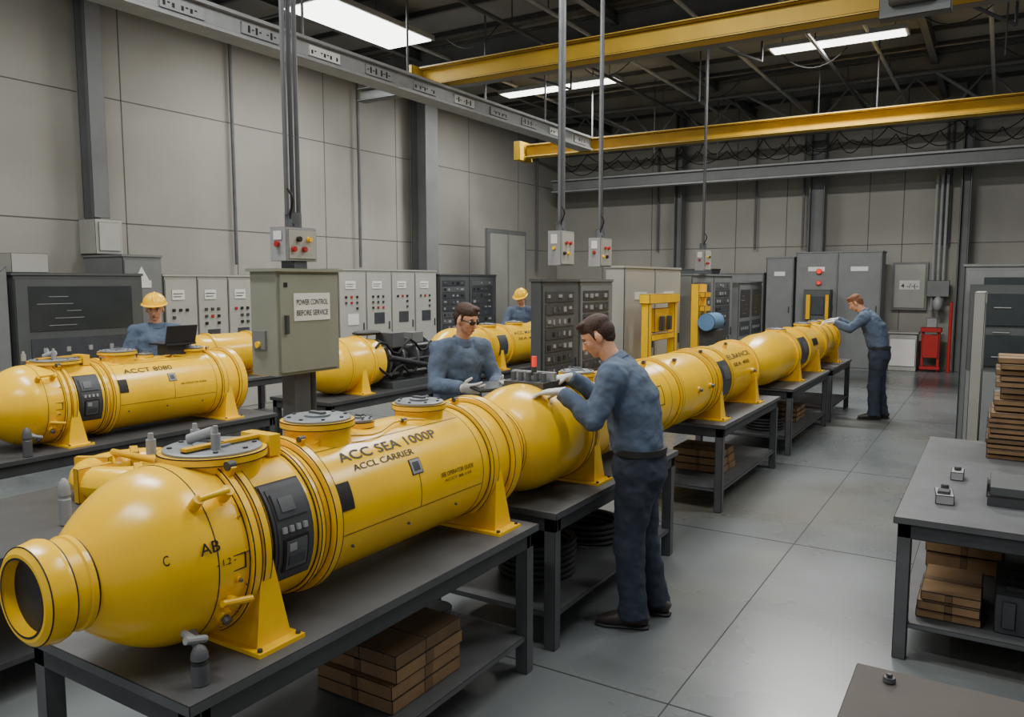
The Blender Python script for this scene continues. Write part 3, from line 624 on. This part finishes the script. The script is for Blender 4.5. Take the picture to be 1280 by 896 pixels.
# ---------------- people ----------------
wr=D.textures.new('wrinkle','CLOUDS'); wr.noise_scale=.10; wr.noise_depth=3
def rem(vox,smooth=3,disp=0):
    def f(ob):
        r=ob.modifiers.new('r','REMESH'); r.mode='VOXEL'; r.voxel_size=vox; r.use_smooth_shade=True
        s=ob.modifiers.new('s','SMOOTH'); s.iterations=smooth; s.factor=.5
        if disp:
            d=ob.modifiers.new('d','DISPLACE'); d.texture=wr; d.strength=disp; d.mid_level=.5
    return f
def hand(m,w,d,n,ts,curl,mt,sc=1.08):
    w=Vector(w);d=Vector(d).normalized();n=Vector(n);n=(n-d*n.dot(d)).normalized();s=d.cross(n)*ts
    m.loft([w-d*.03,w,w+d*.03*sc,w+d*.07*sc,w+d*.092*sc],[(.029,.023),(.030,.021),(.040*sc,.019*sc),(.043*sc,.017*sc),(.04*sc,.012*sc)],s,mt,14)
    for i,(off,k) in enumerate(((.031,.92),(.0105,1.05),(-.0105,.98),(-.031,.78))):
        off*=sc;k*=sc
        p=w+d*(.086-abs(i-1.2)*.003)*sc+s*off; pts=[p-d*.01]; rr=[.0102]; cum=0
        for L,bd,r in ((.042,.25,.0099),(.028,.55,.0092),(.022,.45,.0076)):
            cum+=bd*curl; p=p+(d*math.cos(cum)+n*math.sin(cum)+s*off*.8)*L*k; pts.append(p); rr.append(r)
        m.loft(pts,rr,s,mt,10)
    p=w+d*.02+s*.024; dr=(d*.65+s*.65+n*.35).normalized()
    p2=p+dr*.042*sc; dr2=(d*.9+s*.3+n*.4).normalized(); p3=p2+dr2*.03*sc; p4=p3+dr2*.02
    m.loft([p,p2,p3,p4],[.0145,.012,.0105,.0085],n,mt,10)
def person(loc,F,P):
    F=Vector(F).normalized(); e=D.objects.new('worker',None); e.location=(loc[0],loc[1],0); e.rotation_euler=(0,0,math.atan2(F[1],F[0]))
    bpy.context.scene.collection.objects.link(e)
    bk=P.get('bulk',1.08)
    def B(L): return [(a[0]*bk,a[1]*bk) if isinstance(a,tuple) else a*bk for a in L]
    g=lambda k,d: Vector(P.get(k,d))
    hip=g('hip',(0,0,.95)); chest=g('chest',(.0,0,1.28)); nk=g('neck',(.0,0,1.50)); hd=g('head',(.02,0,1.68))
    S=Vector((0,1,0)); tilt=P.get('tilt',0); turn=P.get('turn',0)
    sh={}
    m=MB(); mid=(hip+chest)/2
    m.loft([hip+Vector((0,0,.03)),hip.lerp(mid,.6),mid.lerp(chest,.4),chest,chest.lerp(nk,.45),chest.lerp(nk,.78),nk,nk+(hd-nk)*.22],
           B([(.158,.118),(.166,.128),(.170,.132),(.182,.138),(.188,.128),(.150,.100),(.078,.072),(.060,.060)]),S,SHIRT,28)
    for sg,k in ((1,'L'),(-1,'R')):
        s0=g(k+'sh',(chest.lerp(nk,.72)+Vector((0,sg*.185,0)))); el=g(k+'el',s0+Vector((.02,sg*.05,-.29))); wq=g(k+'wr',el+Vector((.1,0,-.24)))
        inn=chest.lerp(nk,.72)+Vector((0,sg*.08,0)); ab=min(bk,1.08)
        m.loft([inn,s0,s0.lerp(el,.25),s0.lerp(el,.6),el],[.085*bk,.078*bk,.070*ab,.061*ab,.053*ab],(.1,.2,1) if abs((el-s0).normalized().z)<.8 else (1,0,0),SHIRT,16)
        m.loft([el,el.lerp(wq,.3),el.lerp(wq,.8),wq.lerp(el,.04)],[.053*ab,.054*ab,.045*ab,.040*ab],(0,0,1) if abs((el-wq).normalized().z)<.8 else (1,0,0),SHIRT,16)
        m.ell(el,(.055*ab,.055*ab,.055*ab),SHIRT); m.ell(s0,(.084,.082,.080),SHIRT)
        m.loft([wq.lerp(el,.19),wq.lerp(el,.03)],[.047,.047],(0,0,1) if abs((el-wq).normalized().z)<.8 else (1,0,0),SHIRT,16)
        sh[k]=(el,wq)
    m.done('shirt',parent=e,local=True,mods=rem(.010,3,.034))
    m=MB(); ax=(hd-nk).normalized()
    m.lathe(nk-ax*.01,ax,[(0,.088),(.040,.072),(.042,.064),(.0,.064)],SHIRT,24,cap=False)
    m.lathe(nk-ax*.012,ax,[(0,.090),(.004,.0895)],SHIRTD,24,cap=False)
    m.done('collar',parent=e,local=True)
    m=MB(); m.loft([hip+Vector((0,0,.05)),hip,hip+Vector((0,0,-.10)),hip+Vector((0,0,-.17))],B([(.155,.116),(.165,.128),(.172,.132),(.14,.11)]),S,TROU,28)
    sm=MB()
    for sg,k in ((1,'L'),(-1,'R')):
        h0=hip+Vector((0,sg*.085,-.06)); an=g(k+'an',(0,sg*.1,.09)); kn=g(k+'kn',h0.lerp(an,.5)+Vector((.03,0,0)))
        m.loft([h0,h0.lerp(kn,.3),h0.lerp(kn,.75),kn,kn.lerp(an,.3),kn.lerp(an,.75),an.lerp(kn,.02)+Vector((.0,0,-.04))],B([.098,.096,.080,.074,.070,.067,(.068,.074)]),(0,1,0),TROU,20)
        m.ell(kn,(.074,.074,.074),TROU)
        fd=g(k+'ft',(1,sg*.15,0)).normalized(); sd=Vector((-fd.y,fd.x,0)); b=Vector((an.x,an.y,0))
        sm.loft([b-fd*.085+Vector((0,0,.045)),b-fd*.06+Vector((0,0,.055)),b+Vector((0,0,.06)),b+fd*.08+Vector((0,0,.05)),b+fd*.15+Vector((0,0,.038)),b+fd*.20+Vector((0,0,.032))],
                [(.025,.03),(.038,.045),(.042,.055),(.046,.044),(.047,.032),(.026,.02)],sd,SHOE,16)
        sm.loft([b-fd*.09+Vector((0,0,.012)),b-fd*.06+Vector((0,0,.012)),b+fd*.06+Vector((0,0,.012)),b+fd*.16+Vector((0,0,.012)),b+fd*.212+Vector((0,0,.012))],[(.02,.011),(.04,.012),(.044,.012),(.05,.012),(.024,.011)],sd,RUB,14)
        sm.loft([b+Vector((0,0,.05)),b+Vector((0,0,.11))],[.048,.046],(0,1,0),SHOE,14)
    m.done('trousers',parent=e,local=True,mods=rem(.011,3,.034)); sm.done('shoes',parent=e,local=True)
    m=MB(); m.loft([hip+Vector((0,0,.03)),hip+Vector((0,0,.065))],B([(.168,.131),(.168,.131)]),S,RUB,28); m.box(hip.x+.128*bk,hip.x+.145*bk,-.03,.03,hip.z+.03,hip.z+.065,LSTEEL); m.done('belt',parent=e,local=True)
    R=Matrix.Rotation(turn,3,'Z')@Matrix.Rotation(tilt,3,'Y')
    hs=P.get('hs',.93); MB.k=hs
    q=lambda a,b,c: hd+R@Vector((a,b,c))*hs
    m=MB()
    m.ell(q(-.008,0,.022),(.098,.077,.105),SKIN,R,24,16)
    m.ell(q(.028,0,-.05),(.062,.058,.062),SKIN,R,20,12); m.ell(q(.062,0,-.088),(.026,.026,.022),SKIN,R)
    m.ell(q(.05,0,-.02),(.045,.064,.055),SKIN,R)
    m.loft([q(.080,0,.022),q(.098,0,-.005),q(.112,0,-.03),q(.092,0,-.038)],[(.009,.01),(.011,.011),(.016,.012),(.012,.008)],R@Vector((0,1,0)),SKIN,10)
    m.ell(q(.078,0,.030),(.014,.05,.010),SKIN,R)
    m.ell(q(.083,0,-.062),(.012,.026,.014),SKIN,R)
    for sg in(1,-1):
        m.ell(q(-.005,sg*.082,-.01),(.020,.010,.032),SKIN,R@Matrix.Rotation(.15*sg,3,'Z'))
    m.loft([nk-ax*.04,nk.lerp(hd,.4),q(-.02,0,-.03)],[.058,.054,.055],S,SKIN,18)
    m.done('head',parent=e,local=True,mods=rem(.006,2))
    m=MB()
    for sg in(1,-1):
        m.ell(q(.078,sg*.032,.006),(.012,.016,.009),EYEW,R); m.ell(q(.087,sg*.032,.005),(.005,.007,.007),INK,R)
        m.ell(q(.086,sg*.034,.031),(.008,.021,.0045),HAIR,R); m.ell(q(.081,sg*.032,.017),(.010,.017,.003),HAIR,R)
    m.ell(q(.093,0,-.060),(.006,.023,.0035),LIP,R); m.ell(q(.092,0,-.068),(.006,.018,.005),LIP,R)
    if P.get('glasses'):
        for sg in(1,-1):
            m.ell(q(.097,sg*.034,.004),(.006,.030,.018),RUB,R@Matrix.Rotation(sg*.25,3,'Z')); m.cyl(q(.09,sg*.062,.008),q(-.0,sg*.084,.008),.004,RUB,seg=8)
        m.cyl(q(.101,-.015,.008),q(.101,.015,.008),.004,RUB,seg=8)
    m.done('face_details',parent=e,local=True)
    if P.get('helmet'):
        m=MB(); c=q(-.005,0,.05)
        vs=[];seg=32;n=8;fs=[]
        for i in range(n+1):
            a=math.pi/2*i/n
            for k in range(seg):
                th=2*math.pi*k/seg; r=math.cos(a)+.001
                vs.append(c+R@Vector((.132*r*math.cos(th),.108*r*math.sin(th),.012+.105*math.sin(a))))
        for i in range(n):
            for k in range(seg): fs.append((i*seg+k,i*seg+(k+1)%seg,(i+1)*seg+(k+1)%seg,(i+1)*seg+k))
        m.add(vs,fs,HELM)
        m.ell(c+R@Vector((.025,0,.010)),(.165,.130,.011),HELM,R,32,8); m.ell(c+R@Vector((0,0,.055)),(.142,.018,.072),HELM,R,24,12)
        m.done('hard_hat',parent=e,local=True)
        m=MB(); m.ell(q(-.035,0,.0),(.075,.083,.06),HAIR,R,20,12); m.done('hair',parent=e,local=True,mods=rem(.007,2))
    else:
        hm=P.get('hair',HAIR); m=MB(); m.ell(q(-.016,0,.066),(.101,.083,.070),hm,R,24,14); m.ell(q(-.040,0,.02),(.078,.082,.082),hm,R,24,14)
        m.ell(q(.045,.02,.105),(.045,.045,.024),hm,R); m.ell(q(-.048,0,-.03),(.055,.063,.05),hm,R)
        for sg in (1,-1): m.ell(q(.014,sg*.072,.022),(.012,.010,.040),hm,R)
        m.done('hair',parent=e,local=True,mods=rem(.006,1,.012))
    MB.k=1.0
    for sg,k in ((1,'L'),(-1,'R')):
        el,wq=sh[k]; d=g(k+'hd',(wq-el)); n=g(k+'pn',(0,0,-1)); m=MB()
        m.loft([wq.lerp(el,.14),wq],[.035,.030],(0,1,.2),P.get('hm',GLOVE),14)
        hand(m,wq,d,n,(1 if k=='R' else -1)*P.get('tsf',1),P.get(k+'curl',.6),P.get('hm',GLOVE)); m.done('hand_'+k,parent=e,local=True,mods=rem(.0042,1))
    if 'extra' in P: P['extra'](e)
    return e
person((-1.68,4.05),(-.97,-.26),dict(bulk=1.16,hip=(-.01,0,.96),chest=(.04,0,1.27),neck=(.14,0,1.49),head=(.235,0,1.63),tilt=.55,turn=.15,
  Lsh=(.12,.20,1.42),Lel=(.20,.28,1.20),Lwr=(.39,.24,1.345),Lhd=(1,.05,-.12),Lpn=(.1,.1,-1),Lcurl=.7,
  Rsh=(.12,-.20,1.42),Rel=(.26,-.27,1.24),Rwr=(.43,-.12,1.38),Rhd=(1,.3,-.15),Rpn=(0,0,-1),
  Lan=(0,.09,.09),Ran=(-.10,-.14,.09),Lkn=(.03,.095,.50),Rkn=(-.02,-.12,.50),Lft=(1,.05,0),Rft=(1,-.25,0)))
person((-1.42,12.0),(-1,-.05),dict(bulk=1.12,hip=(-.03,0,.97),chest=(.05,0,1.28),neck=(.19,0,1.50),head=(.30,0,1.63),tilt=.6,hair=HAIRL,
  Lsh=(.17,.19,1.43),Lel=(.34,.28,1.27),Lwr=(.55,.24,1.37),Rsh=(.17,-.19,1.43),Rel=(.36,-.24,1.28),Rwr=(.56,-.15,1.39),Lhd=(1,0,-.1),Rhd=(1,0,-.1),
  Lan=(0,.1,.09),Ran=(-.1,-.11,.09)))
def tab(e):
    m=MB(); m.obox((.50,-.06,1.20),(.2,.28,.014),Matrix.Rotation(.15,3,'Y'),RUB); m.obox((.499,-.06,1.208),(.18,.25,.008),Matrix.Rotation(.15,3,'Y'),SCREEN); m.done('tablet',parent=e,local=True)
person((-3.46,4.80),(.93,-.37),dict(glasses=1,bulk=1.1,hip=(-.04,0,.95),chest=(.0,0,1.27),neck=(.06,0,1.49),head=(.12,0,1.655),tilt=.3,turn=.3,
  Lel=(.12,.27,1.18),Lwr=(.38,.10,1.185),Lhd=(1,-.3,.05),Lpn=(.1,-.8,.5),Rel=(.12,-.27,1.18),Rwr=(.38,-.20,1.185),Rhd=(1,.3,.05),Rpn=(.1,.8,.5),extra=tab))
person((-7.1,4.75),(.75,-.66),dict(helmet=1,head=(.05,0,1.665),neck=(.02,0,1.50),tilt=.2,Lel=(.08,.27,1.17),Lwr=(.32,.13,1.16),Rel=(.08,-.27,1.17),Rwr=(.32,-.13,1.16)))
person((-6.75,11.2),(.45,-.9),dict(helmet=1,head=(.17,0,1.66),neck=(.10,0,1.50),chest=(.04,0,1.28),tilt=.45,turn=-.3,Lel=(.2,.27,1.2),Lwr=(.42,.13,1.22),Rel=(.2,-.27,1.2),Rwr=(.42,-.13,1.22)))

# ---------------- camera ----------------
c=D.cameras.new('cam'); c.sensor_width=36; c.lens=27.56; co=D.objects.new('camera',c); bpy.context.scene.collection.objects.link(co)
co.location=(0,0,1.94); co.rotation_euler=(math.radians(84.35),0,math.radians(31.8)); c.clip_start=.05; c.clip_end=100
bpy.context.scene.camera=co
